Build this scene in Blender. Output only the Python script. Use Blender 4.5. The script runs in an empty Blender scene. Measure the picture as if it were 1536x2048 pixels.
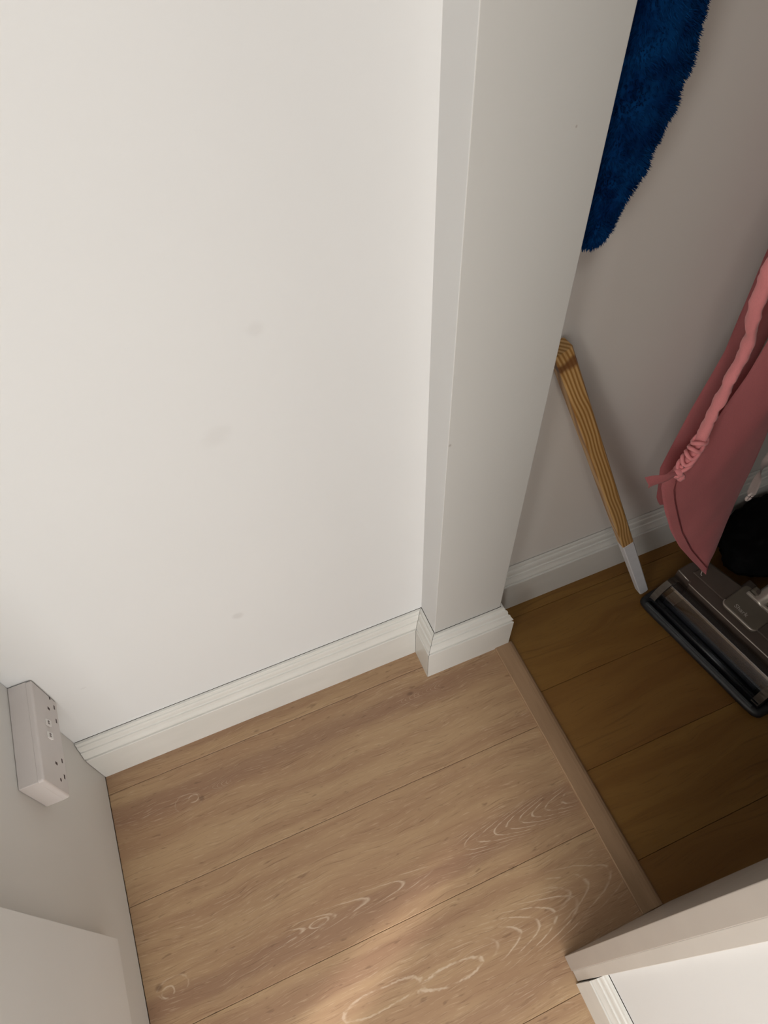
import bpy, bmesh, math, random
from mathutils import Vector, Matrix, noise
random.seed(7)
C = bpy.context.scene.collection
S = bpy.context.scene

# ------------------------------------------------------------------ camera
cam = bpy.data.cameras.new('camera'); co = bpy.data.objects.new('camera', cam); C.objects.link(co)
cam.sensor_fit = 'VERTICAL'; cam.sensor_height = 24.0; cam.lens = 1412.62 / 2048 * 24.0; cam.clip_start = 0.01
R = ((0.92204004, -0.38619106, -0.02643164), (-0.32847031, -0.74444521, -0.58129905), (0.20481558, 0.544663, -0.81326059))
CP = (0.3547, -0.5432, 1.2829)
M = Matrix.Identity(4)
for i in range(3):
    M[i][0] = R[0][i]; M[i][1] = -R[1][i]; M[i][2] = -R[2][i]; M[i][3] = CP[i]
co.matrix_world = M
S.camera = co

# ------------------------------------------------------------------ world, lights, exposure
S.view_settings.view_transform = 'Standard'; S.view_settings.look = 'None'
S.view_settings.gamma = 1.0; S.view_settings.use_curve_mapping = False
S.view_settings.exposure = 0.12
S.cycles.diffuse_bounces = 3; S.cycles.glossy_bounces = 2; S.cycles.max_bounces = 5
w = bpy.data.worlds.new('world'); S.world = w; w.use_nodes = True
w.node_tree.nodes['Background'].inputs[0].default_value = (1.0, 0.95, 0.88, 1)
w.node_tree.nodes['Background'].inputs[1].default_value = 0.3

def area(name, loc, target, sx, sy, power, col):
    l = bpy.data.lights.new(name, 'AREA'); l.shape = 'RECTANGLE'; l.size = sx; l.size_y = sy
    l.energy = power; l.color = col
    o = bpy.data.objects.new(name, l); C.objects.link(o); o.location = loc
    o.rotation_euler = (Vector(target) - Vector(loc)).to_track_quat('-Z', 'Y').to_euler()
    return o
# daylight from the room's window behind the photographer
area('window_light', (0.14, -2.6, 0.92), (0.14, 0.0, 0.6), 0.9, 1.7, 25, (1.0, 0.99, 0.975))
# unseen light added on the left to lift the faces turned that way
area('side_fill_light', (-1.75, -1.75, 1.45), (0.6, -0.35, 0.6), 1.1, 1.4, 23, (1.0, 0.99, 0.975))
# unseen overhead light added to brighten the floor
area('overhead_fill_light', (0.05, -1.25, 2.37), (0.05, -1.25, 0.0), 0.35, 0.35, 6, (1.0, 0.955, 0.89))
# narrow spot added out of view to throw the bright streak on the floor
sl = bpy.data.lights.new('added_floor_spot', 'SPOT'); sl.energy = 340; sl.color = (1.0, 0.95, 0.98)
sl.spot_size = math.radians(2.7); sl.spot_blend = 1.0; sl.shadow_soft_size = 0.015
so = bpy.data.objects.new('added_floor_spot', sl); C.objects.link(so); so.location = (-1.365, -1.275, 0.30)
so.rotation_euler = (Vector((0.30, -0.478, 0.0)) - so.location).to_track_quat('-Z', 'Y').to_euler()

# ------------------------------------------------------------------ node helpers
class X:
    """scalar / vector shader expression"""
    def __init__(s, t, sock): s.t = t; s.s = sock
    def _m(s, op, *a):
        n = s.t.nodes.new('ShaderNodeMath'); n.operation = op
        for i, v in enumerate((s,) + a):
            if isinstance(v, X): s.t.links.new(v.s, n.inputs[i])
            else: n.inputs[i].default_value = v
        return X(s.t, n.outputs[0])
    def __add__(s, o): return s._m('ADD', o)
    def __radd__(s, o): return s._m('ADD', o)
    def __sub__(s, o): return s._m('SUBTRACT', o)
    def __mul__(s, o): return s._m('MULTIPLY', o)
    def __rmul__(s, o): return s._m('MULTIPLY', o)
    def __truediv__(s, o): return s._m('DIVIDE', o)
    def abs(s): return s._m('ABSOLUTE')
    def frac(s): return s._m('FRACT')
    def sqrt(s): return s._m('SQRT')
    def max(s, o): return s._m('MAXIMUM', o)
    def min(s, o): return s._m('MINIMUM', o)
    def sin(s): return s._m('SINE')
    def step(s, a, b):
        n = s.t.nodes.new('ShaderNodeMapRange'); n.interpolation_type = 'SMOOTHSTEP'
        s.t.links.new(s.s, n.inputs[0]); n.inputs[1].default_value = a; n.inputs[2].default_value = b
        if a > b:
            n.inputs[1].default_value = b; n.inputs[2].default_value = a; n.inputs[3].default_value = 1; n.inputs[4].default_value = 0
        return X(s.t, n.outputs[0])

def newmat(name):
    m = bpy.data.materials.new(name); m.use_nodes = True
    return m, m.node_tree, m.node_tree.nodes['Principled BSDF']
def pos(t, kind='world'):
    if kind == 'world':
        n = t.nodes.new('ShaderNodeNewGeometry'); s = n.outputs['Position']
    else:
        n = t.nodes.new('ShaderNodeTexCoord'); s = n.outputs['Object']
    sp = t.nodes.new('ShaderNodeSeparateXYZ'); t.links.new(s, sp.inputs[0])
    return [X(t, sp.outputs[i]) for i in range(3)]
def vec(t, x, y, z):
    n = t.nodes.new('ShaderNodeCombineXYZ')
    for i, v in enumerate((x, y, z)):
        if isinstance(v, X): t.links.new(v.s, n.inputs[i])
        else: n.inputs[i].default_value = v
    return n.outputs[0]
def nz(t, v, scale=1.0, detail=3.0, rough=0.5, dist=0.0):
    n = t.nodes.new('ShaderNodeTexNoise'); t.links.new(v, n.inputs['Vector'])
    n.inputs['Scale'].default_value = scale; n.inputs['Detail'].default_value = detail
    n.inputs['Roughness'].default_value = rough; n.inputs['Distortion'].default_value = dist
    return X(t, n.outputs['Fac'])
def mix(t, f, a, b):
    n = t.nodes.new('ShaderNodeMix'); n.data_type = 'RGBA'; n.clamp_factor = True
    if isinstance(f, X): t.links.new(f.s, n.inputs[0])
    else: n.inputs[0].default_value = f
    for i, v in ((6, a), (7, b)):
        if isinstance(v, tuple): n.inputs[i].default_value = (*v, 1)
        else: t.links.new(v, n.inputs[i])
    return n.outputs[2]
def bump(t, b, h, strength=0.2, dist=0.001):
    n = t.nodes.new('ShaderNodeBump'); n.inputs['Strength'].default_value = strength; n.inputs['Distance'].default_value = dist
    t.links.new(h.s, n.inputs['Height']); t.links.new(n.outputs[0], b.inputs['Normal'])
def rnd(t):
    n = t.nodes.new('ShaderNodeObjectInfo'); return X(t, n.outputs['Random'])

def plain(name, col, rough=0.5, metal=0.0, var=0.05, vs=30.0, bs=0.0, spec=0.5, obj=True):
    m, t, b = newmat(name)
    p = pos(t, 'obj' if obj else 'world')
    n = nz(t, vec(t, *p), vs, 2)
    d = tuple(c * (1 - var) for c in col); l = tuple(min(1, c * (1 + var)) for c in col)
    t.links.new(mix(t, n.step(0.3, 0.7), d, l), b.inputs['Base Color'])
    b.inputs['Roughness'].default_value = rough; b.inputs['Metallic'].default_value = metal
    b.inputs['Specular IOR Level'].default_value = spec
    if bs: bump(t, b, nz(t, vec(t, *p), vs * 8, 3), bs, 0.0005)
    return m

def wall_mat(name, col, rough, marks):
    m, t, b = newmat(name)
    x, y, z = pos(t)
    n = nz(t, vec(t, x, y, z), 3.0, 2)
    c = mix(t, n.step(0.3, 0.7), tuple(k * 0.985 for k in col), col)
    sn = (nz(t, vec(t, x, y, z), 60, 2) - 0.5) * 0.9 if marks else None
    for (mx, mz, rx, rz, s) in marks:
        dx = (x - mx) * (1 / rx); dz = (z - mz) * (1 / rz)
        r = (dx * dx + dz * dz).sqrt() + sn
        c = mix(t, r.step(1.0, 0.2) * s, c, (0.30, 0.25, 0.22))
    t.links.new(c, b.inputs['Base Color']); b.inputs['Roughness'].default_value = rough
    b.inputs['Specular IOR Level'].default_value = 0.3
    return m

WALL = (0.80, 0.80, 0.79)
M_room = wall_mat('room_paint', WALL, 0.75, [])
M_wall = wall_mat('wall_paint', WALL, 0.75, [(0.318, 0.341, 0.010, 0.012, 0.16), (0.372, 0.718, 0.022, 0.020, 0.07), (0.436, 0.84, 0.012, 0.012, 0.07), (0.075, 0.30, 0.006, 0.003, 0.1)])
OPENING = (0.60, 0.59, 0.56)
M_opening = wall_mat('opening_side_darker', OPENING, 0.4, [(0.7207, 0.9931, 0.0015, 0.0019, 0.6), (0.626, 0.642, 0.003, 0.004, 0.6)])
M_cwall = wall_mat('cupboard_wall_paint', (0.78, 0.745, 0.70), 0.8, [])

# skirting gloss paint with grime settled along the mouldings
def skirt_mat():
    m, t, b = newmat('skirting_gloss_paint')
    x, y, z = pos(t)
    n = nz(t, vec(t, x * 8, y * 8, z * 20), 1.0, 4)
    c = mix(t, n.step(0.35, 0.7), (0.74, 0.73, 0.685), (0.78, 0.765, 0.72))
    gr = nz(t, vec(t, x * 20, y * 20, z * 120), 1.0, 3).step(0.58, 0.78) * z.step(0.10, 0.135)
    c = mix(t, gr * 0.10, c, (0.42, 0.36, 0.30))
    t.links.new(c, b.inputs['Base Color']); b.inputs['Roughness'].default_value = 0.32
    return m
M_skirt = skirt_mat()
M_gloss = plain('lining_gloss_paint', (0.49, 0.455, 0.415), 0.22, var=0.02, vs=12, obj=False)
M_strip = plain('stop_strip_paint', (0.66, 0.63, 0.585), 0.3, var=0.02, vs=12, obj=False)
M_front = plain('white_laminate', (0.82, 0.805, 0.775), 0.45, var=0.01, vs=6, obj=False)
M_panel = plain('white_panel', (0.76, 0.74, 0.70), 0.5, var=0.012, vs=6, obj=False)

# --- wood floors
def floor_mat():
    m, t, b = newmat('limed_oak_plank')
    x, y, z = pos(t); r = rnd(t)
    o = r * 37.0
    lo = nz(t, vec(t, x * 5.0, y * 9.0, 1.0), 1.0, 2) - 0.5          # slow wander of the grain
    yw = y + lo * 0.022
    big = nz(t, vec(t, x * 2.4 + o, yw * 30 + o, 0.0), 1.0, 3, 0.6)
    c = mix(t, big.step(0.36, 0.66), (0.375, 0.228, 0.130), (0.460, 0.305, 0.172))
    # broad pinkish heartwood bands that run along the boards
    bn = (nz(t, vec(t, x * 6 + 3.0, y * 40, 2.0), 1.0, 2) - 0.5) * 0.03
    def band(y0, hw, xa, xb, k):
        d = (yw - y0).abs() + bn
        return d.step(hw, hw * 0.25) * x.step(xa - 0.1, xa + 0.1) * x.step(xb + 0.1, xb - 0.1) * k
    hb = band(-0.100, 0.030, -0.2, 0.70, 0.85).max(band(-0.392, 0.026, -0.2, 0.60, 0.9)).max(band(-0.365, 0.034, 0.5, 0.9, 0.6)).max(band(-0.020, 0.02, -0.2, 0.4, 0.5))
    hb = hb.max(band(-0.46, 0.03, -0.2, 0.5, 0.5)).max(band(-0.58, 0.03, 0.2, 0.9, 0.4))
    c = mix(t, hb * 0.85, c, (0.290, 0.165, 0.102))
    # pores: short dark and pale dashes
    g = nz(t, vec(t, x * 13 + o, (y + lo * 0.045) * 430, 0.0), 1.0, 3, 0.65)
    g2 = nz(t, vec(t, x * 34 + o, (y + lo * 0.05) * 520, 3.0), 1.0, 2, 0.6)
    c = mix(t, g.step(0.53, 0.72) * 0.55, c, (0.190, 0.102, 0.056))
    c = mix(t, g2.step(0.56, 0.72) * 0.45, c, (0.60, 0.44, 0.29))
    fl = nz(t, vec(t, x * 38, (y + lo * 0.05) * 150, 7.0), 1.0, 2)
    c = mix(t, fl.step(0.64, 0.76) * 0.50, c, (0.165, 0.090, 0.050))
    # limed cathedral figure: nested arches of pale growth lines
    wob2 = (nz(t, vec(t, x * 150, y * 150, 4.0), 1.0, 2) - 0.5)
    wob = (nz(t, vec(t, x * 14, y * 26, 1.0), 1.0, 2) - 0.5)
    brk = nz(t, vec(t, x * 45, y * 90, 2.0), 1.0, 2).step(0.34, 0.55)
    def arches(x0, y0, sgn, k, period, xa, xb, hw, amp, soft=0.02, skew=0.0):
        yy = y - y0 - (x - x0) * skew
        fld = (x * sgn) - (yy * yy) * k + wob * amp + wob2 * 0.005 - sgn * x0
        f2 = (fld / period).frac()
        ln = f2.step(0.0, 0.10) * f2.step(0.26, 0.10)
        return ln * x.step(xa - soft, xa + soft) * x.step(xb + soft, xb - soft) * (yy.abs()).step(hw, hw * 0.5)
    def ring(cx, cy, sx, sy, r0=1.0, wd=0.16, amp=0.8):
        dx = (x - cx) * (1 / sx); dy = (y - cy) * (1 / sy)
        rr = (dx * dx + dy * dy).sqrt() + wob * amp + wob2 * 0.25
        return (rr - r0).abs().step(wd, wd * 0.25)
    A = arches(0.563, -0.370, 1, 170.0, 0.026, 0.535, 0.735, 0.030, 0.030)
    A = A.max(arches(0.37, -0.378, -1, 420.0, 0.060, 0.20, 0.46, 0.018, 0.05) * 0.8)
    A = A.max(arches(0.635, -0.512, -1, 80.0, 0.036, 0.52, 0.66, 0.046, 0.026))
    A = A.max(arches(0.70, -0.495, -1, 60.0, 0.040, 0.63, 0.75, 0.050, 0.04) * 0.6)
    A = A.max(ring(0.437, -0.5215, 0.048, 0.0125, 1.0, 0.15))
    A = A.max(ring(0.325, -0.5085, 0.062, 0.0135, 1.0, 0.12) * 0.75)
    A = A.max(ring(0.137, -0.116, 0.0085, 0.0062, 1.0, 0.2, 0.3) * 0.75).max(ring(0.128, -0.118, 0.022, 0.013, 1.0, 0.08, 0.9) * 0.35)
    A = A.max(arches(0.180, -0.112, 1, 300.0, 0.0075, 0.168, 0.205, 0.012, 0.010, 0.006) * 0.5)
    A = A.max(ring(0.034, -0.376, 0.0095, 0.0075, 1.0, 0.2, 0.3) * 0.85).max(ring(0.042, -0.372, 0.024, 0.013, 1.0, 0.09, 0.9) * 0.4)
    A = A.max(arches(0.555, -0.100, 1, 300.0, 0.0085, 0.535, 0.62, 0.014, 0.010, 0.008) * 0.5)
    A = A.max(ring(0.275, -0.379, 0.016, 0.0050, 1.0, 0.2) * 0.8)
    st = (((y + lo * 0.05) * 190.0 + wob * 2.0).frac() - 0.5).abs().step(0.16, 0.03)
    fm = nz(t, vec(t, x * 3 + 2.0, y * 22, 5.0), 1.0, 2).step(0.50, 0.68) * nz(t, vec(t, x * 22, y * 300, 8.0), 1.0, 2).step(0.46, 0.58)
    A = A.max(st * fm * 0.55)
    c = mix(t, A * brk * 0.72, c, (0.68, 0.54, 0.40))
    # dark heart of the knots
    kd = ring(0.150, -0.121, 0.004, 0.004, 0.0, 1.6).max(ring(0.022, -0.365, 0.005, 0.004, 0.0, 1.6)).max(ring(0.56, -0.092, 0.006, 0.003, 0.0, 1.6))
    c = mix(t, kd * 0.6, c, (0.13, 0.068, 0.038))
    t.links.new(c, b.inputs['Base Color'])
    b.inputs['Roughness'].default_value = 0.42; b.inputs['Specular IOR Level'].default_value = 0.4
    return m
M_floor = floor_mat()
def floor2_mat():
    m, t, b = newmat('oak_plank_cupboard')
    x, y, z = pos(t); r = rnd(t); o = r * 53.0
    warp = nz(t, vec(t, x * 4 + o, y * 12 + o, 0.0), 1.0, 2) * 0.06
    big = nz(t, vec(t, x * 2.5 + o, (y + warp) * 24 + o, 0.0), 1.0, 3, 0.55, 0.5)
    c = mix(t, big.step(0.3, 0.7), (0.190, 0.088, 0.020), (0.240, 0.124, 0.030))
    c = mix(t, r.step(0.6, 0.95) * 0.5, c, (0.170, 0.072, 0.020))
    g = nz(t, vec(t, x * 20 + o, (y + warp) * 480, 0.0), 1.0, 3, 0.6)
    c = mix(t, g.step(0.52, 0.78) * 0.45, c, (0.11, 0.048, 0.012))
    ca = ((((y + warp) * 55.0 + o).frac() - 0.5).abs()).step(0.14, 0.03) * nz(t, vec(t, x * 5, y * 20 + o, 5.0), 1.0, 2).step(0.5, 0.68)
    c = mix(t, ca * 0.35, c, (0.10, 0.042, 0.01))
    t.links.new(c, b.inputs['Base Color']); b.inputs['Roughness'].default_value = 0.45
    b.inputs['Specular IOR Level'].default_value = 0.35
    return m
M_floor2 = floor2_mat()
def thresh_mat():
    m, t, b = newmat('oak_threshold')
    x, y, z = pos(t)
    g = nz(t, vec(t, x * 520, y * 26, 0.0), 1.0, 3, 0.6)
    c = mix(t, nz(t, vec(t, x * 40, y * 5, 0.0), 1.0, 2).step(0.3, 0.7), (0.32, 0.200, 0.112), (0.38, 0.242, 0.140))
    c = mix(t, g.step(0.5, 0.8) * 0.4, c, (0.22, 0.125, 0.07))
    t.links.new(c, b.inputs['Base Color']); b.inputs['Roughness'].default_value = 0.42
    return m
M_thresh = thresh_mat()
M_sub = plain('subfloor', (0.05, 0.03, 0.02), 0.9, var=0.1)

# ------------------------------------------------------------------ mesh helpers
def link(name, bm, mat, parent=None, smooth=False, kind=None):
    me = bpy.data.meshes.new(name); bm.normal_update(); bm.to_mesh(me); bm.free()
    if mat: me.materials.append(mat)
    if smooth:
        for p in me.polygons: p.use_smooth = True
    o = bpy.data.objects.new(name, me); C.objects.link(o)
    if parent: o.parent = parent
    if kind: o['kind'] = kind
    return o
def box(bm, x0, x1, y0, y1, z0, z1, bev=0.0, seg=2):
    vs = [bm.verts.new((x, y, z)) for x in (x0, x1) for y in (y0, y1) for z in (z0, z1)]
    f = [(0, 1, 3, 2), (4, 6, 7, 5), (0, 4, 5, 1), (2, 3, 7, 6), (0, 2, 6, 4), (1, 5, 7, 3)]
    fs = [bm.faces.new([vs[i] for i in q]) for q in f]
    if bev:
        es = list({e for q in fs for e in q.edges})
        bmesh.ops.bevel(bm, geom=es, offset=bev, segments=seg, affect='EDGES', profile=0.5)
def boxo(name, x0, x1, y0, y1, z0, z1, mat, parent=None, bev=0.0, kind=None, seg=2, smooth=False):
    bm = bmesh.new(); box(bm, x0, x1, y0, y1, z0, z1, bev, seg)
    return link(name, bm, mat, parent, smooth, kind)
def prism(bm, pts, z0, z1, bev=0.0, seg=2):
    a = [bm.verts.new((p[0], p[1], z0)) for p in pts]; b = [bm.verts.new((p[0], p[1], z1)) for p in pts]
    bm.faces.new(a[::-1]); top = bm.faces.new(b); n = len(pts)
    for i in range(n): bm.faces.new((a[i], a[(i + 1) % n], b[(i + 1) % n], b[i]))
    bmesh.ops.recalc_face_normals(bm, faces=bm.faces[:])
    if bev: bmesh.ops.bevel(bm, geom=list(top.edges), offset=bev, segments=seg, affect='EDGES', profile=0.5)
def tube(bm, path, rad, n=10, cap=True, flat=1.0, side=None):
    path = [Vector(p) for p in path]; rings = []
    for i, p in enumerate(path):
        d = (path[min(i + 1, len(path) - 1)] - path[max(i - 1, 0)]).normalized()
        ref = Vector(side) if side else (Vector((0, 0, 1)) if abs(d.z) < 0.9 else Vector((1, 0, 0)))
        a = d.cross(ref).normalized(); b = a.cross(d).normalized()
        r = rad(i / (len(path) - 1)) if callable(rad) else rad
        rings.append([bm.verts.new(p + a * (r * math.cos(2 * math.pi * k / n)) + b * (r * flat * math.sin(2 * math.pi * k / n))) for k in range(n)])
    for i in range(len(rings) - 1):
        for k in range(n): bm.faces.new((rings[i][k], rings[i][(k + 1) % n], rings[i + 1][(k + 1) % n], rings[i + 1][k]))
    if cap: bm.faces.new(rings[0][::-1]); bm.faces.new(rings[-1])
def smoothpath(pts, n=8):
    P = [Vector(p) for p in pts]; out = []
    for i in range(len(P) - 1):
        p0 = P[max(i - 1, 0)]; p1 = P[i]; p2 = P[i + 1]; p3 = P[min(i + 2, len(P) - 1)]
        for k in range(n):
            s = k / n
            out.append(0.5 * ((2 * p1) + (p2 - p0) * s + (2 * p0 - 5 * p1 + 4 * p2 - p3) * s * s + (3 * p1 - p0 - 3 * p2 + p3) * s ** 3))
    out.append(P[-1]); return out
def empty(name, loc, label=None, cat=None, group=None, rz=0.0):
    o = bpy.data.objects.new(name, None); C.objects.link(o); o.location = loc; o.rotation_euler = (0, 0, rz)
    o.empty_display_size = 0.05
    if label: o['label'] = label; o['category'] = cat
    if group: o['group'] = group
    return o
def tag(o, label, cat): o['label'] = label; o['category'] = cat; return o

# ------------------------------------------------------------------ the setting
A, N, B = 0.6231, 0.0559, 0.754          # alcove width, nib projection, far side of the partition
CW = 0.0125                               # cupboard far wall plane
XR = 0.6245                               # wall_right plane
JY = -0.5674                              # near jamb face
H = 2.4
boxo('wall_back', -0.02, A, 0.0, 0.12, -0.02, H, M_wall, kind='structure')
bm = bmesh.new(); box(bm, A, B, -N, 0.12, -0.02, H, 0.0009, 2)
nib = link('wall_partition', bm, M_wall, kind='structure'); nib.data.materials.append(M_opening)
for p in nib.data.polygons:                # the side towards the opening has a darker tone
    if p.normal.y < -0.8: p.material_index = 1
boxo('wall_left', -0.10, 0.0, -0.55, -0.0009, 0.0015, H, M_panel, kind='structure')
boxo('wall_right', XR, 0.79, -3.0, JY - 0.0212, -0.02, H, M_room, kind='structure')
boxo('wall_cupboard_back', B, 1.80, CW, 0.12, -0.02, H, M_cwall, kind='structure')
boxo('wall_cupboard_side', 1.72, 1.80, -0.9, CW, -0.02, H, M_cwall, kind='structure')
boxo('wall_cupboard_front', 0.79, 1.80, -0.98, -0.9, -0.02, H, M_cwall, kind='structure')
boxo('wall_rear', -2.0, XR, -3.1, -3.0, -0.02, H, M_room, kind='structure')
boxo('wall_side', -2.1, -2.0, -3.1, -0.45, -0.02, H, M_room, kind='structure')
boxo('wall_corner', -2.0, -0.10, -0.55, -0.45, -0.02, H, M_room, kind='structure')
boxo('ceiling', -2.1, 1.8, -3.1, 0.12, H, H + 0.08, M_room, kind='structure')

# floors: every plank its own board with a bevelled edge
floor = boxo('floor', -2.0, 0.77, -3.0, 0.0, -0.03, -0.009, M_sub, kind='structure')
def plank(parent, x0, x1, y0, y1, mat):
    bm = bmesh.new(); g = 0.00022
    box(bm, x0 + g, x1 - g, y0 + g, y1 - g, -0.009, 0.0)
    top = [f for f in bm.faces if all(v.co.z > -0.001 for v in f.verts)][0]
    bmesh.ops.bevel(bm, geom=list(top.edges), offset=0.0007, segments=1, affect='EDGES')
    link('plank', bm, mat, parent)
ys = [0.0, -0.0525] + [-0.0525 - 0.188 * k for k in range(1, 17)]
for i in range(len(ys) - 1):
    y1, y0 = ys[i], max(ys[i + 1], -3.0)
    if y0 >= y1: continue
    if y1 > -0.5:
        plank(floor, 0.0 if y0 > -0.5 else -2.0, 0.766, y0, y1, M_floor)
    else:
        cut = -0.9 + 0.55 * ((i * 37) % 10) / 10
        plank(floor, -2.0, cut, y0, y1, M_floor); plank(floor, cut, XR + 0.0, y0, y1, M_floor)
floor2 = boxo('floor_cupboard', 0.76, 1.72, -0.9, CW, -0.03, -0.009, M_sub, kind='structure')
ys = [CW, -0.030, -0.186, -0.344, -0.499, -0.655, -0.811, -0.9]
for i in range(len(ys) - 1): plank(floor2, 0.766, 1.72, ys[i + 1], ys[i], M_floor2)

# threshold bar, rounded towards the cupboard
bm = bmesh.new()
prof = [(0.7485, 0.0), (0.7485, 0.0035), (0.7500, 0.0052), (0.774, 0.0060), (0.780, 0.0056), (0.7845, 0.0040), (0.787, 0.0015), (0.787, 0.0)]
ends = []
for yy in (-N - 0.018, JY + 0.001):
    ends.append([bm.verts.new((px, yy, pz)) for px, pz in prof])
n = len(prof)
for k in range(n): bm.faces.new((ends[0][k], ends[0][(k + 1) % n], ends[1][(k + 1) % n], ends[1][k]))
bm.faces.new(ends[0][::-1]); bm.faces.new(ends[1])
bmesh.ops.recalc_face_normals(bm, faces=bm.faces[:])
link('trim_1', bm, M_thresh, kind='structure')

# skirting boards
PROF = [(0.0012, 0.0), (0.0190, 0.0), (0.0193, 0.0006), (0.0193, 0.0940), (0.0186, 0.0952), (0.0160, 0.0956), (0.0152, 0.0968), (0.0152, 0.0986), (0.0162, 0.0996),
        (0.0178, 0.1002), (0.0182, 0.1018), (0.0178, 0.1038), (0.0166, 0.1064), (0.0150, 0.1100), (0.0138, 0.1140), (0.0132, 0.1172), (0.0112, 0.1176), (0.0106, 0.1188),
        (0.0106, 0.1206), (0.0104, 0.1240), (0.0096, 0.1280), (0.0084, 0.1310), (0.0062, 0.1316), (0.0058, 0.1330), (0.0056, 0.1378), (0.0050, 0.1388), (0.0012, 0.1388)]
M_gap = plain('gap_shade', (0.030, 0.016, 0.011), 0.95, var=0.2, obj=False)  # dark brown for a strip added as the shade inside the skirting gap
def skirting(name, start, direction, normal, length, m0, m1, sub=40, hs=1.0, gap=True):
    """start = wall corner on the floor; m0 / m1: end shift per unit of depth"""
    s = Vector((*start, 0)); d = Vector((*direction, 0)); nn = Vector((*normal, 0))
    bm = bmesh.new(); rows = []
    for q in range(sub + 1):
        f = q / sub
        row = []
        for dep, z in PROF:
            a0 = m0 * dep; a1 = length + m1 * dep
            row.append(bm.verts.new(s + d * (a0 + (a1 - a0) * f) + nn * dep + Vector((0, 0, z * hs))))
        rows.append(row)
    n = len(PROF)
    for q in range(sub):
        for k in range(n): bm.faces.new((rows[q][k], rows[q][(k + 1) % n], rows[q + 1][(k + 1) % n], rows[q + 1][k]))
    bm.faces.new(rows[0][::-1]); bm.faces.new(rows[-1])
    bmesh.ops.recalc_face_normals(bm, faces=bm.faces[:])
    o = link(name, bm, M_skirt, kind='structure')
    if not gap: return o
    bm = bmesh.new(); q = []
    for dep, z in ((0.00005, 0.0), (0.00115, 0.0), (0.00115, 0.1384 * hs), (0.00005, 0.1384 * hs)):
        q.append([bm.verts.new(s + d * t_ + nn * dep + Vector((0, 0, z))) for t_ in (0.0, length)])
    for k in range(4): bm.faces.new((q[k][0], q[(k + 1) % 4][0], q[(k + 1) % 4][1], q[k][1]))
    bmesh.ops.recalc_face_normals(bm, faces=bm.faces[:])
    link('gap_shade_strip', bm, M_gap, o)
    return o
e = 0.0005
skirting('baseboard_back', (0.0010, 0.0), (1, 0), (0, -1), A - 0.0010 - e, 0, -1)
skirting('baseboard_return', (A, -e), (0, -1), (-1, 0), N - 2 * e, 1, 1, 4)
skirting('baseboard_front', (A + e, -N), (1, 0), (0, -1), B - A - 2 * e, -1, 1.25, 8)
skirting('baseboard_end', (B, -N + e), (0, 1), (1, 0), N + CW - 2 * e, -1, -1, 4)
skirting('baseboard_cupboard', (B + e, CW), (1, 0), (0, -1), 1.72 - B - e, 1, 0, 40, 1.0, False)
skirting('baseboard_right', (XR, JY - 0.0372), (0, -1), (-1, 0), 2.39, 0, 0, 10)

# door lining and stop strip on the near side of the cupboard opening
boxo('trim_2', 0.6073, 0.80, JY - 0.0208, JY, 0.001, H, M_gloss, bev=0.0008, kind='structure')
boxo('trim_3', 0.6090, XR + 0.02, JY - 0.0352, JY - 0.0209, 0.001, H, M_strip, bev=0.0006, kind='structure')

# ------------------------------------------------------------------ white panel on the left wall
tag(boxo('wall_panel', 0.0, 0.020, -0.545, -0.3065, 0.150, 1.15, M_front, bev=0.0012),
    'flat white panel standing proud of the left wall above the floor', 'panel')

# ------------------------------------------------------------------ double socket
M_sock = plain('socket_plastic', (0.66, 0.61, 0.585), 0.3, var=0.01)
M_sockw = plain('rocker_plastic', (0.80, 0.77, 0.74), 0.28, var=0.01)
M_hole = plain('socket_hole_dark', (0.07, 0.045, 0.04), 0.8, var=0.1)
M_mark = plain('rocker_mark_grey', (0.22, 0.19, 0.18), 0.7, var=0.05)
sx, sz = 0.0322, 0.2907
sock = empty('double_socket', (0.0, -0.073, sz), 'white surface-mounted double wall socket in the corner on the left wall', 'socket')
def sp(x, y, z): return (x, y + 0.073, z - sz)
def sbox(name, x0, x1, y0, y1, z0, z1, mat, parent, bev=0.0, seg=3, sm=False):
    return boxo(name, x0, x1, y0 + 0.073, y1 + 0.073, z0 - sz, z1 - sz, mat, parent, bev, None, seg, sm)
sbox('back_box', 0.0003, 0.0246, -0.1457, -0.0013, sz + 0.0003, sz + 0.0858, M_sock, sock, 0.0010)
bm = bmesh.new(); box(bm, 0.0246, sx, -0.073, 0.072, 0.0, 0.086)
es = [e_ for e_ in bm.edges if max(v.co.x for v in e_.verts) > 0.03]
bmesh.ops.bevel(bm, geom=es, offset=0.0036, segments=4, affect='EDGES', profile=0.5)
plate = link('faceplate', bm, M_sock, sock)
def hole(y, z, dy, dz): sbox('pin_hole', sx - 0.002, sx + 0.0002, y - dy / 2, y + dy / 2, z - dz / 2, z + dz / 2, M_hole, plate, 0.0)
for y0 in (0.0, -0.0822):
    hole(-0.0254 + y0, 0.326, 0.0038, 0.0068)
    hole(-0.0148 + y0, 0.3035, 0.0062, 0.0036)
    hole(-0.0362 + y0 * 1.02, 0.3030, 0.0062, 0.0036)
def disc(bm, c, ax, r, h, n=20):
    c = Vector(c); ax = Vector(ax).normalized(); a = ax.orthogonal().normalized(); b = ax.cross(a)
    lo = [bm.verts.new(c + a * r * math.cos(2 * math.pi * k / n) + b * r * math.sin(2 * math.pi * k / n)) for k in range(n)]
    hi = [bm.verts.new(v.co + ax * h) for v in lo]
    bm.faces.new(lo[::-1]); bm.faces.new(hi)
    for k in range(n): bm.faces.new((lo[k], lo[(k + 1) % n], hi[(k + 1) % n], hi[k]))
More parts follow.
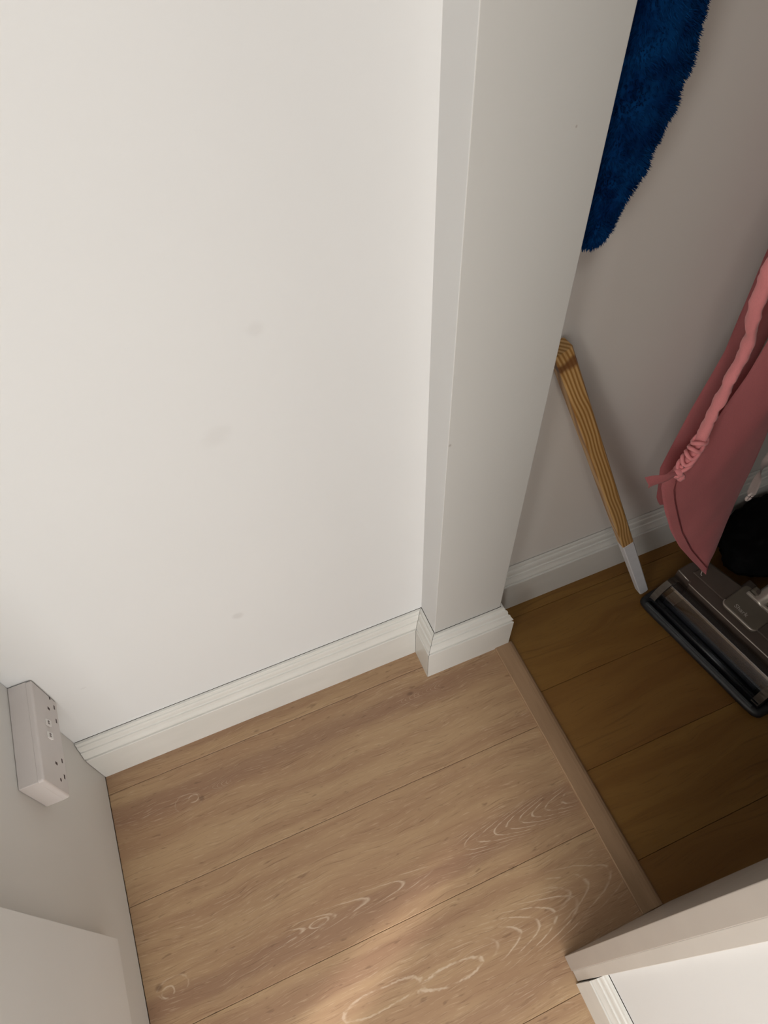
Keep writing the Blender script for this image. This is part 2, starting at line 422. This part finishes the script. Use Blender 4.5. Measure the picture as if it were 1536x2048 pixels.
for y, z in ((-0.0052, 0.3165), (-0.1285, 0.3180)):
    bm = bmesh.new(); disc(bm, sp(sx - 0.001, y, z), (1, 0, 0), 0.0026, 0.0011, 14); link('screw', bm, M_hole, plate)
for y in (-0.0525, -0.0715):
    bm = bmesh.new()
    x0, x1 = sx - 0.001, sx + 0.0008
    pts = [(x0, -0.0065), (x1 + 0.0022, -0.0065), (x1, 0.0065), (x0, 0.0065)]
    lo = [bm.verts.new(sp(px, y - 0.0045, 0.3385 + pz)) for px, pz in pts]; hi = [bm.verts.new(sp(px, y + 0.0045, 0.3385 + pz)) for px, pz in pts]
    bm.faces.new(lo); bm.faces.new(hi[::-1])
    for k in range(4): bm.faces.new((lo[k], hi[k], hi[(k + 1) % 4], lo[(k + 1) % 4]))
    bmesh.ops.recalc_face_normals(bm, faces=bm.faces[:])
    rk = link('rocker', bm, M_sockw, plate)
    bm = bmesh.new()
    for dy in (-0.0016, 0.0016): box(bm, *[v for v in (x1 + 0.0007, x1 + 0.0016)], y + dy - 0.0009 + 0.073, y + dy + 0.0009 + 0.073, 0.3385 - 0.002 - sz, 0.3385 + 0.002 - sz)
    link('rocker_mark', bm, M_mark, rk)

# ------------------------------------------------------------------ pine pole with a white painted foot
def pine():
    m, t, b = newmat('pine')
    x, y, z = pos(t, 'obj')
    wob = nz(t, vec(t, x * 10, y * 10, z * 4.5), 1.0, 2)
    v = (x * 1.0 + y * 0.35) * 190.0 + (wob - 0.5) * 5.0 + (z * 9.0).sin() * 0.9
    ln = ((v.frac() - 0.5).abs()).step(0.40, 0.08)
    fine = nz(t, vec(t, x * 700, y * 700, z * 14), 1.0, 2)
    c = mix(t, ln, (0.62, 0.39, 0.16), (0.36, 0.175, 0.045))
    c = mix(t, fine.step(0.5, 0.75) * 0.3, c, (0.30, 0.14, 0.04))
    kd = nz(t, vec(t, x * 40, y * 40, z * 30), 1.0, 2)
    kn = ((z - 0.724).abs() + (kd - 0.5) * 0.02).step(0.011, 0.004)
    c = mix(t, kn * 0.85, c, (0.16, 0.06, 0.02))
    t.links.new(c, b.inputs['Base Color']); b.inputs['Roughness'].default_value = 0.4
    return m
M_pine = pine()
M_foot = plain('white_dipped_paint', (0.72, 0.72, 0.74), 0.45, var=0.03, vs=40)
F = Vector((1.0840, -0.0835, 0.0)); T = Vector((0.7975, -0.0010, 0.690))
ax = (T - F).normalized()
vx = Vector((1, 0, 0)); vx = (vx - ax * vx.dot(ax)).normalized(); vy = ax.cross(vx).normalized()
pole = empty('pine_pole', F, 'slim pine pole with white dipped foot leaning behind the white partition', 'pole')
PL = 0.748
def pole_part(name, z0, z1, w0, w1, d0, d1, mat, foot=False):
    bm = bmesh.new()
    secs = [(z0, w0, d0), (z1, w1, d1)]
    if foot: secs = [(z0 - 0.004, w0 * 0.62, d0 * 0.62), (z0 + 0.006, w0, d0), (z1, w1, d1)]
    rings = []
    for z, ww, dd in secs:
        c = 0.16
        ring = [(-ww, -dd * (1 - c)), (-ww * (1 - c), -dd), (ww * (1 - c), -dd), (ww, -dd * (1 - c)), (ww, dd * (1 - c)), (ww * (1 - c), dd), (-ww * (1 - c), dd), (-ww, dd * (1 - c))]
        rings.append([bm.verts.new((a / 2, b / 2, z)) for a, b in ring])
    for i in range(len(rings) - 1):
        for k in range(8): bm.faces.new((rings[i][k], rings[i][(k + 1) % 8], rings[i + 1][(k + 1) % 8], rings[i + 1][k]))
    bm.faces.new(rings[0][::-1]); bm.faces.new(rings[-1])
    o = link(name, bm, mat, pole)
    mm = Matrix.Identity(4)
    for i in range(3): mm[i][0] = vx[i]; mm[i][1] = vy[i]; mm[i][2] = ax[i]
    o.matrix_local = mm
    return o
pole_part('white_foot', 0.012, 0.228, 0.0195, 0.0225, 0.018, 0.020, M_foot, True)
pole_part('shaft', 0.228, PL, 0.0222, 0.0265, 0.019, 0.022, M_pine)

# ------------------------------------------------------------------ vacuum floor head
M_black = plain('black_rubber', (0.012, 0.013, 0.015), 0.38, var=0.2)
M_slate = plain('slate_strip', (0.055, 0.062, 0.066), 0.5, var=0.1)
M_taupe = plain('taupe_plastic', (0.105, 0.078, 0.063), 0.38, var=0.05)
M_badge = plain('bronze_plastic', (0.155, 0.130, 0.100), 0.36, var=0.05)
M_silver = plain('satin_silver', (0.62, 0.56, 0.50), 0.32, 0.6, var=0.03)
M_cap = plain('beige_endcap', (0.40, 0.345, 0.29), 0.4, 0.2, var=0.05)
M_roll = plain('grey_roller_fabric', (0.095, 0.108, 0.140), 0.8, var=0.06, vs=60)
M_print = plain('grey_lettering', (0.50, 0.46, 0.40), 0.4, var=0.03)
def clear():
    m, t, b = newmat('clear_smoked_plastic')
    tr = t.nodes.new('ShaderNodeBsdfTransparent'); tr.inputs[0].default_value = (0.86, 0.84, 0.82, 1)
    gl = t.nodes.new('ShaderNodeBsdfGlossy'); gl.inputs['Roughness'].default_value = 0.09
    n = nz(t, vec(t, *pos(t, 'obj')), 60, 3)
    t.links.new(mix(t, n, (0.72, 0.76, 0.82), (0.82, 0.87, 0.94)), gl.inputs[0])
    fr = t.nodes.new('ShaderNodeFresnel'); fr.inputs[0].default_value = 1.5
    fx = X(t, fr.outputs[0]) * 0.7 + 0.03
    ms = t.nodes.new('ShaderNodeMixShader'); t.links.new(fx.s, ms.inputs[0]); t.links.new(tr.outputs[0], ms.inputs[1]); t.links.new(gl.outputs[0], ms.inputs[2])
    t.links.new(ms.outputs[0], t.nodes['Material Output'].inputs[0])
    return m
M_clear = clear()
ang = math.atan2(-0.2736, 0.053)
vac = empty('vacuum_head', (1.074, -0.0986, 0.0), 'vacuum cleaner floor head with clear roller window and bronze cover under the pink garment', 'vacuum cleaner', rz=ang)
def vo(name, fn, mat, parent=None, smooth=False):
    bm = bmesh.new(); fn(bm); return link(name, bm, mat, parent or vac, smooth)
LW = 0.290
# local axes: x along the front edge, y back into the cupboard, z up
def rrect(x0, x1, y0, y1, r, n=5):
    out = []
    for cx, cy, a in ((x1 - r, y0 + r, -90), (x1 - r, y1 - r, 0), (x0 + r, y1 - r, 90), (x0 + r, y0 + r, 180)):
        for k in range(n + 1):
            t = math.radians(a + 90 * k / n); out.append((cx + r * math.cos(t), cy + r * math.sin(t)))
    return out
base = vo('base', lambda bm: prism(bm, rrect(0.002, LW, -0.014, 0.125, 0.014), 0.002, 0.010, 0.002), M_black)
bp = smoothpath([(0.010, 0.07, 0.014), (0.007, 0.03, 0.014), (0.007, 0.0, 0.013), (0.016, -0.010, 0.012), (0.10, -0.0108, 0.012), (0.20, -0.0108, 0.012), (LW - 0.016, -0.010, 0.012), (LW - 0.004, 0.002, 0.013), (LW - 0.004, 0.04, 0.014), (LW - 0.006, 0.08, 0.014)], 8)
bum = vo('bumper', lambda bm: tube(bm, bp, 0.0085, 12), M_black, smooth=True)
vo('bumper_strip', lambda bm: box(bm, 0.012, LW - 0.020, -0.0135, -0.0075, 0.0175, 0.0212, 0.0012), M_slate, bum)
vo('front_lip', lambda bm: tube(bm, [(0.010, 0.004, 0.021), (LW - 0.016, 0.005, 0.021)], 0.0048, 10), M_black, bum, True)
CY, CZ, RR = 0.036, 0.0195, 0.034
def arc(bm, x0, x1, r, a0, a1, n=18, th=0.0):
    ra = []
    for x in (x0, x1):
        ra.append([bm.verts.new((x, CY - r * math.cos(math.radians(a0 + (a1 - a0) * k / n)), CZ + r * math.sin(math.radians(a0 + (a1 - a0) * k / n)))) for k in range(n + 1)])
    for k in range(n): bm.faces.new((ra[0][k], ra[1][k], ra[1][k + 1], ra[0][k + 1]))
    if th:
        bmesh.ops.solidify(bm, geom=bm.faces[:], thickness=th)
win = vo('window', lambda bm: arc(bm, 0.020, 0.262, RR, 0, 150, 24, 0.0012), M_clear, smooth=True)
for x0, x1 in ((0.008, 0.021), (0.2605, 0.276)):
    vo('end_cap', lambda bm: arc(bm, x0, x1, RR + 0.0012, -10, 150, 18, 0.003), M_cap, smooth=True)
def roller(bm):
    tube(bm, [(0.030 + 0.222 * k / 40, CY, CZ + 0.001) for k in range(41)], lambda s: 0.0190 + 0.0006 * math.sin(s * 60), 20)
vo('roller', roller, M_roll, smooth=True)
def helix(bm):
    tube(bm, [(0.034 + 0.214 * k / 80, CY - 0.0205 * math.cos(0.4 + k / 80 * 3.6), CZ + 0.001 + 0.0205 * math.sin(0.4 + k / 80 * 3.6)) for k in range(81)], 0.0028, 8)
vo('brush_strip', helix, M_black, smooth=True)
vo('inner_guide', lambda bm: box(bm, 0.030, 0.052, CY - 0.022, CY + 0.006, CZ + 0.020, CZ + 0.0235, 0.001), plain('frosted_plastic', (0.42, 0.40, 0.37), 0.4))
cov_pts = [(0.004, 0.072), (0.036, 0.0695), (0.0385, 0.0655), (0.042, 0.0640), (0.285, 0.0655), (0.289, 0.075), (0.289, 0.150), (0.100, 0.146), (0.092, 0.1445), (0.020, 0.136), (0.006, 0.104)]
cov = vo('cover', lambda bm: prism(bm, cov_pts, 0.010, 0.0575, 0.0025), M_taupe)
vo('trim_line', lambda bm: tube(bm, smoothpath([(0.040, 0.0655, 0.0565), (0.046, 0.0638, 0.0572), (0.12, 0.0640, 0.0572), (0.20, 0.0645, 0.0572), (0.284, 0.0655, 0.0572)], 6), 0.0011, 8), M_silver, cov, True)
vo('trim_line', lambda bm: tube(bm, [(0.006, 0.0715, 0.0570), (0.034, 0.0692, 0.0570)], 0.0012, 8), M_silver, cov, True)
step_ = vo('upper_cover', lambda bm: prism(bm, [(0.026, 0.0895), (0.100, 0.0905), (0.110, 0.0905), (0.180, 0.0905), (0.285, 0.091), (0.287, 0.145), (0.100, 0.141), (0.030, 0.131)], 0.0575, 0.0605, 0.0014), M_taupe, cov)
badge = vo('badge_plate', lambda bm: prism(bm, rrect(0.103, 0.180, 0.0795, 0.150, 0.010), 0.0575, 0.0665, 0.0022, 3), M_badge, cov)
vo('badge_trim', lambda bm: tube(bm, smoothpath([(0.1030, 0.0900, 0.0640), (0.1045, 0.0835, 0.0640), (0.1120, 0.0795, 0.0640), (0.14, 0.0795, 0.0640), (0.168, 0.0795, 0.0640), (0.176, 0.0825, 0.0640), (0.1795, 0.0900, 0.0635)], 5), 0.0016, 8), M_silver, badge, True)
# lettering printed on the badge
cu = bpy.data.curves.new('lettering', 'FONT'); cu.body = 'Shark'; cu.size = 0.0128; cu.extrude = 0.00015; cu.offset = 0.00012
tmp = bpy.data.objects.new('lettering', cu); C.objects.link(tmp)
dg = bpy.context.evaluated_depsgraph_get(); me = bpy.data.meshes.new_from_object(tmp.evaluated_get(dg))
C.objects.unlink(tmp); bpy.data.objects.remove(tmp)
me.materials.clear(); me.materials.append(M_print)
lt = bpy.data.objects.new('lettering', me); C.objects.link(lt); lt.parent = badge; lt.location = (0.1215, 0.0905, 0.0667)
# hinge and wand neck
neck = vo('neck', lambda bm: tube(bm, smoothpath([(0.142, 0.138, 0.055), (0.146, 0.165, 0.070), (0.150, 0.200, 0.105), (0.152, 0.235, 0.150)], 6), 0.0185, 18), M_silver, smooth=True)
vo('hinge_bar', lambda bm: box(bm, 0.116, 0.176, 0.131, 0.138, 0.0640, 0.0720, 0.0018), M_silver)
hb = vo('hinge_block', lambda bm: box(bm, 0.118, 0.172, 0.1395, 0.156, 0.050, 0.0745, 0.003), M_badge)
vo('hinge_pin', lambda bm: disc(bm, (0.130, 0.1475, 0.0745), (0, 0, 1), 0.0052, 0.0012, 20), M_taupe, hb)
vo('hinge_arm', lambda bm: box(bm, 0.098, 0.117, 0.140, 0.172, 0.020, 0.056, 0.003), M_taupe)

# ------------------------------------------------------------------ black bag behind the vacuum head
M_bag = plain('black_bag', (0.0015, 0.0015, 0.0017), 0.8, var=0.3, vs=20, spec=0.1)
bm = bmesh.new(); bmesh.ops.create_icosphere(bm, subdivisions=5, radius=1.0)
for v in bm.verts:
    d = v.co.normalized()
    k = 1.0 + 0.22 * noise.noise(d * 1.6 + Vector((3, 1, 2))) + 0.08 * noise.noise(d * 5.0) + 0.03 * noise.noise(d * 13)
    p = Vector((d.x * 0.135 * k, d.y * 0.088 * k, d.z * 0.060 * k + 0.050))
    p.z = max(p.z, 0.0); v.co = p
bag = link('black_bag', bm, M_bag, smooth=True); bag.location = (1.390, -0.104, 0.0)
tag(bag, 'crumpled black bag lying on the cupboard floor behind the vacuum head', 'bag')

# ------------------------------------------------------------------ cloth helper
def fabric(name, col, dark, ws=900.0, fold=6.0):
    m, t, b = newmat(name)
    x, y, z = pos(t)
    n = nz(t, vec(t, x * fold * 3, y * fold * 3, z * fold * 1.2), 1.0, 4)
    wv = nz(t, vec(t, x * ws, y * ws, z * ws * 0.35), 1.0, 2)
    c = mix(t, n.step(0.3, 0.7), dark, col)
    c = mix(t, wv.step(0.45, 0.75) * 0.18, c, tuple(k * 0.7 for k in col))
    t.links.new(c, b.inputs['Base Color']); b.inputs['Roughness'].default_value = 0.9
    b.inputs['Sheen Weight'].default_value = 0.25; b.inputs['Specular IOR Level'].default_value = 0.15
    bump(t, b, wv + n * 2.0, 0.25, 0.0008)
    return m
M_pink = fabric('pink_linen', (0.87, 0.31, 0.32), (0.81, 0.28, 0.29))
M_stitch = plain('dark_pink_thread', (0.24, 0.055, 0.06), 0.9)
M_cream = fabric('cream_cotton', (0.66, 0.56, 0.52), (0.60, 0.50, 0.46))

def lerp_edge(tab, z):
    """tab: list of (z, x, y) descending in z"""
    if z >= tab[0][0]: return tab[0][1], tab[0][2]
    for i in range(len(tab) - 1):
        z0, x0, y0 = tab[i]; z1, x1, y1 = tab[i + 1]
        if z <= z0 and z >= z1:
            s = (z0 - z) / (z0 - z1) if z0 != z1 else 0
            return x0 + (x1 - x0) * s, y0 + (y1 - y0) * s
    return tab[-1][1], tab[-1][2]
def sheet(bm, left, right, ztop, zbl, zbr, ns, nt, bulge, wr=0.0, seed=0.0, th=0.0025):
    """hanging cloth between two edge tables; zbl/zbr give the hem height over s"""
    rows = []
    for j in range(nt + 1):
        row = []
        for i in range(ns + 1):
            s = i / ns; zb = zbl + (zbr - zbl) * s if not callable(zbl) else zbl(s)
            z = ztop + (zb - ztop) * (j / nt)
            lx, ly = lerp_edge(left, z); rx, ry = lerp_edge(right, z)
            x = lx + (rx - lx) * s; y = ly + (ry - ly) * s - bulge * math.sin(math.pi * s) ** 0.8
            k = noise.noise(Vector((x * 14 + seed, y * 6, z * 3.5 + seed))) + 0.5 * noise.noise(Vector((x * 40, seed, z * 9)))
            y += wr * k
            row.append(bm.verts.new((x, y, z)))
        rows.append(row)
    for j in range(nt):
        for i in range(ns): bm.faces.new((rows[j][i], rows[j][i + 1], rows[j + 1][i + 1], rows[j + 1][i]))
    bmesh.ops.solidify(bm, geom=bm.faces[:], thickness=th)
    return rows
# ------------------------------------------------------------------ pink garment
gar = empty('pink_garment', (1.06, -0.10, 0.08), 'pink linen garment with gathered tie hanging against the cupboard wall', 'garment')
def go(name, fn, mat, parent=None, smooth=True):
    bm = bmesh.new(); fn(bm); bmesh.ops.translate(bm, verts=bm.verts[:], vec=(-1.06, 0.10, -0.08))
    return link(name, bm, mat, parent or gar, smooth)
ZT = 1.22
backL = [(ZT, 1.02, -0.050), (0.8039, 1.0028, -0.065), (0.735, 1.008, -0.065), (0.6564, 1.0113, -0.065), (0.5515, 0.9994, -0.065), (0.4246, 0.9919, -0.065), (0.3295, 1.0189, -0.065), (0.277, 1.0512, -0.065)]
backR = [(ZT, 1.05, -0.035), (0.82, 1.10, -0.045), (0.30, 1.12, -0.050)]
go('back_panel', lambda bm: sheet(bm, backL, backR, ZT, lambda s: 0.305 - 0.05 * s, 0, 14, 60, 0.004, 0.003, 2.0), M_pink)
mainL = [(ZT, 1.045, -0.070), (0.80, 1.050, -0.088), (0.6678, 1.0500, -0.088), (0.6181, 1.0450, -0.088), (0.5309, 1.0300, -0.088), (0.4771, 1.0080, -0.088), (0.4550, 0.9900, -0.088), (0.4386, 0.9771, -0.088), (0.4102, 0.9823, -0.088), (0.3772, 0.9956, -0.088), (0.3222, 1.0207, -0.088), (0.2492, 1.0569, -0.090), (0.1750, 1.1005, -0.094), (0.115, 1.143, -0.101), (0.0768, 1.1725, -0.110)]
mainR = [(ZT, 1.06, -0.070), (0.82, 1.115, -0.092), (0.70, 1.120, -0.096), (0.4926, 1.128, -0.105), (0.40, 1.139, -0.107), (0.295, 1.154, -0.108), (0.19, 1.176, -0.109), (0.135, 1.184, -0.110), (0.1, 1.182, -0.110), (0.075, 1.178, -0.110)]
go('front_panel', lambda bm: sheet(bm, mainL, mainR, ZT, lambda s: 0.076, 0, 24, 110, 0.016, 0.0035, 5.0), M_pink)
# hem stitching follows the lower left edge of the front panel
def stitch(bm):
    pts = []
    for k in range(40):
        z = 0.445 - (0.445 - 0.088) * k / 39
        lx, ly = lerp_edge(mainL, z); rx, ry = lerp_edge(mainR, z)
        s = min(0.92, 0.0155 / max(rx - lx, 0.017)); x = lx + (rx - lx) * s
        y = ly + (ry - ly) * s - 0.016 * math.sin(math.pi * s) ** 0.8
        kk = noise.noise(Vector((x * 14 + 5, y * 6, z * 3.5 + 5))) + 0.5 * noise.noise(Vector((x * 40, 5, z * 9)))
        pts.append((x, y + 0.0035 * kk - 0.0028, z))
    tube(bm, pts, 0.0009, 6)
go('hem_stitching', stitch, M_stitch)
go('loose_thread', lambda bm: tube(bm, smoothpath([(1.1755, -0.1115, 0.078), (1.1735, -0.117, 0.075), (1.1705, -0.120, 0.071), (1.1725, -0.122, 0.067)], 5), 0.0009, 6), M_cream)
# gathered tie casing
tie_pts = smoothpath([(1.000, -0.085, ZT - 0.02), (0.985, -0.098, 1.00), (0.966, -0.106, 0.85), (0.9655, -0.108, 0.785), (0.9858, -0.108, 0.708), (0.9863, -0.108, 0.6516), (0.9868, -0.108, 0.5885), (0.9873, -0.108, 0.5282), (0.9822, -0.108, 0.498), (0.9711, -0.108, 0.4754)], 14)
def casing(bm):
    def rad(s):
        base = 0.0085 - 0.0018 * max(0, (s - 0.55) / 0.45)
        return base * (1 + 0.08 * math.sin(s * 140 + 4 * math.sin(s * 17)) * s + 0.1 * noise.noise(Vector((s * 30, 0, 0))))
    tube(bm, tie_pts, rad, 18, flat=0.72)
    for v in bm.verts:
        k = noise.noise(v.co * 55) + 0.6 * noise.noise(v.co * 130)
        v.co += Vector((0.0016, -0.0018, 0.001)) * k
tie = go('gathered_casing', casing, M_pink)
# pleats scrunched just above the knot
def pleats(bm):
    for k in range(5):
        c = Vector((0.9870 - 0.0018 * k, -0.109, 0.540 - 0.0125 * k))
        ring = [c + Vector((0.0095 * math.cos(a), 0.0080 * math.sin(a), 0.004 * math.sin(2 * a + k) + 0.003 * math.cos(a))) for a in [2 * math.pi * q / 16 for q in range(17)]]
        tube(bm, ring, 0.0030, 7)
go('pleats', pleats, M_pink, tie)
def knotf(bm):
    for (c, r) in (((0.9705, -0.112, 0.478), (0.0080, 0.007, 0.0095)), ((0.9765, -0.115, 0.470), (0.0062, 0.0055, 0.0075))):
        b2 = bmesh.ops.create_icosphere(bm, subdivisions=3, radius=1.0)
        for v in b2['verts']:
            d = v.co.copy(); k = 1 + 0.2 * noise.noise(d * 3)
            v.co = Vector((c[0] + d.x * r[0] * k, c[1] + d.y * r[1] * k, c[2] + d.z * r[2] * k))
go('knot', knotf, M_pink)
def flap(bm):
    rows = []
    P = smoothpath([(0.968, -0.111, 0.4795), (0.951, -0.112, 0.4820), (0.935, -0.111, 0.4815), (0.9205, -0.109, 0.4770)], 6)
    for i, p in enumerate(P):
        s = i / (len(P) - 1); hw = 0.004 + 0.0145 * min(1, s * 1.25)
        dirv = Vector((0.45, 0, -0.9)).normalized()
        rows.append([bm.verts.new(p + dirv * hw * q + Vector((0, -0.005 * (1 - q * q) * (1 - s * 0.5) + 0.002 * math.sin(q * 4 + s * 5), 0))) for q in (-1, -0.6, -0.2, 0.2, 0.6, 1)])
    for i in range(len(rows) - 1):
        for k in range(5): bm.faces.new((rows[i][k], rows[i][k + 1], rows[i + 1][k + 1], rows[i + 1][k]))
    bmesh.ops.solidify(bm, geom=bm.faces[:], thickness=0.0018)
go('tie_end', flap, M_pink)

# ------------------------------------------------------------------ cream strap hanging beside the pink garment
strap_o = empty('cream_strap', (1.135, -0.125, 0.35), 'twisted cream cotton strap hanging at the right of the pink garment', 'strap')
def strap(bm):
    P = smoothpath([(1.150, -0.100, ZT), (1.138, -0.120, 0.80), (1.129, -0.128, 0.56), (1.128, -0.130, 0.469), (1.1285, -0.131, 0.440), (1.134, -0.131, 0.400), (1.1415, -0.131, 0.356)], 14)
    rows = []
    for i, p in enumerate(P):
        s = i / (len(P) - 1); a = 0.5 + 4.2 * s + 1.0 * math.sin(s * 9)
        hw = 0.0082 * (1 if s < 0.97 else 0.75)
        d = Vector((math.cos(a), math.sin(a) * 0.75, 0.0))
        rows.append([bm.verts.new(p + d * hw * q) for q in (-1, -0.5, 0, 0.5, 1)])
    for i in range(len(rows) - 1):
        for k in range(4): bm.faces.new((rows[i][k], rows[i][k + 1], rows[i + 1][k + 1], rows[i + 1][k]))
    bmesh.ops.solidify(bm, geom=bm.faces[:], thickness=0.0022)
    bmesh.ops.translate(bm, verts=bm.verts[:], vec=(-1.135, 0.125, -0.35))
bm = bmesh.new(); strap(bm); link('ribbon', bm, M_cream, strap_o, True)
bm = bmesh.new()
ring = [(0.0062 + 0.0058 * math.cos(a), -0.0065, 0.004 + 0.0085 * math.sin(a)) for a in [2 * math.pi * q / 20 for q in range(21)]]
tube(bm, ring, 0.0022, 8, cap=False); link('end_loop', bm, M_cream, strap_o, True)

# ------------------------------------------------------------------ blue fleece
def blue_mat():
    m, t, b = newmat('blue_fleece')
    x, y, z = pos(t)
    n = nz(t, vec(t, x, y, z), 55, 4); r2 = nz(t, vec(t, x, y, z), 16, 3)
    c = mix(t, n.step(0.3, 0.7), (0.0005, 0.016, 0.075), (0.002, 0.042, 0.150))
    c = mix(t, r2.step(0.45, 0.7) * 0.4, c, (0.001, 0.026, 0.105))
    t.links.new(c, b.inputs['Base Color']); b.inputs['Roughness'].default_value = 1.0
    b.inputs['Specular IOR Level'].default_value = 0.05; b.inputs['Sheen Weight'].default_value = 0.0
    return m
M_blue = blue_mat()
bl = empty('blue_fleece', (0.80, -0.03, 0.85), 'fluffy dark blue fleece hanging in the cupboard behind the partition edge', 'garment')
bR = [(1.45, 0.815, -0.024), (1.20, 0.838, -0.026), (1.055, 0.840, -0.026), (1.0256, 0.8435, -0.026), (0.9954, 0.8405, -0.026), (0.9631, 0.8340, -0.026), (0.9288, 0.8235, -0.026), (0.896, 0.8060, -0.026), (0.870, 0.8020, -0.026), (0.852, 0.7950, -0.026)]
bL = [(1.45, 0.768, -0.024), (0.852, 0.7700, -0.026)]
bm = bmesh.new()
NT, NS = 150, 30
front = []; 
for j in range(NT + 1):
    rowp = []
    z = 1.45 + (0.853 - 1.45) * j / NT
    rx, _ = lerp_edge(bR, z); lx, _ = lerp_edge(bL, z)
    cx = (lx + rx) / 2; hw = max((rx - lx) / 2, 0.008)
    hd = 0.020
    if z < 0.875: hd *= 0.55 + 0.45 * (z - 0.852) / 0.023
    for i in range(NS):
        a = 2 * math.pi * i / NS
        p = Vector((cx + hw * math.copysign(abs(math.cos(a)) ** 0.7, math.cos(a)), -0.026 + hd * math.sin(a), z))
        p += Vector((math.cos(a), math.sin(a), 0)) * (0.003 * noise.noise(p * 60) + 0.0018 * noise.noise(p * 170))
        rowp.append(bm.verts.new(p))
    front.append(rowp)
for j in range(NT):
    for i in range(NS): bm.faces.new((front[j][i], front[j + 1][i], front[j + 1][(i + 1) % NS], front[j][(i + 1) % NS]))
bm.faces.new(front[0]); bm.faces.new(front[-1][::-1])
bmesh.ops.recalc_face_normals(bm, faces=bm.faces[:])
pts = []
bm.faces.ensure_lookup_table()
for f in bm.faces:
    if len(f.verts) == 4:
        nn = f.normal
        for _ in range(7):
            a, b_ = random.random(), random.random()
            v = [q.co for q in f.verts]
            pts.append(((v[0] * (1 - a) + v[1] * a) * (1 - b_) + (v[3] * (1 - a) + v[2] * a) * b_, nn.copy()))
    elif f.calc_center_median().z < 1.0:
        c0 = f.calc_center_median()
        for _ in range(220):
            q = random.choice(f.verts).co; pts.append((c0 + (q - c0) * random.random() ** 0.5, Vector((0, 0, -1))))
bmesh.ops.translate(bm, verts=bm.verts[:], vec=(-0.80, 0.03, -0.85))
link('cloth', bm, M_blue, bl, True)
vv, ff = [], []
for p, nn in pts:
    sw = Vector((noise.noise(p * 45), noise.noise(p * 45 + Vector((9, 0, 0))), noise.noise(p * 45 + Vector((0, 9, 0))) - 0.35))
    d = (nn + sw * 0.9 + Vector((random.uniform(-.3, .3), random.uniform(-.3, .3), random.uniform(-.3, .3)))).normalized()
    L = random.uniform(0.0028, 0.0062); wd = 0.0008
    s = d.cross(Vector((random.uniform(-1, 1), random.uniform(-1, 1), random.uniform(-1, 1)))).normalized() * wd
    s2 = d.cross(s).normalized() * wd
    k = len(vv); q = p - Vector((0.80, -0.03, 0.85))
    vv += [q - nn * 0.001 + s, q - nn * 0.001 - s * 0.5 + s2, q - nn * 0.001 - s * 0.5 - s2, q + d * L]
    ff += [(k, k + 1, k + 3), (k + 1, k + 2, k + 3), (k + 2, k, k + 3)]
me = bpy.data.meshes.new('pile'); me.from_pydata(vv, [], ff); me.materials.append(M_blue)
po = bpy.data.objects.new('pile', me); C.objects.link(po); po.parent = bl; po['kind'] = 'stuff'
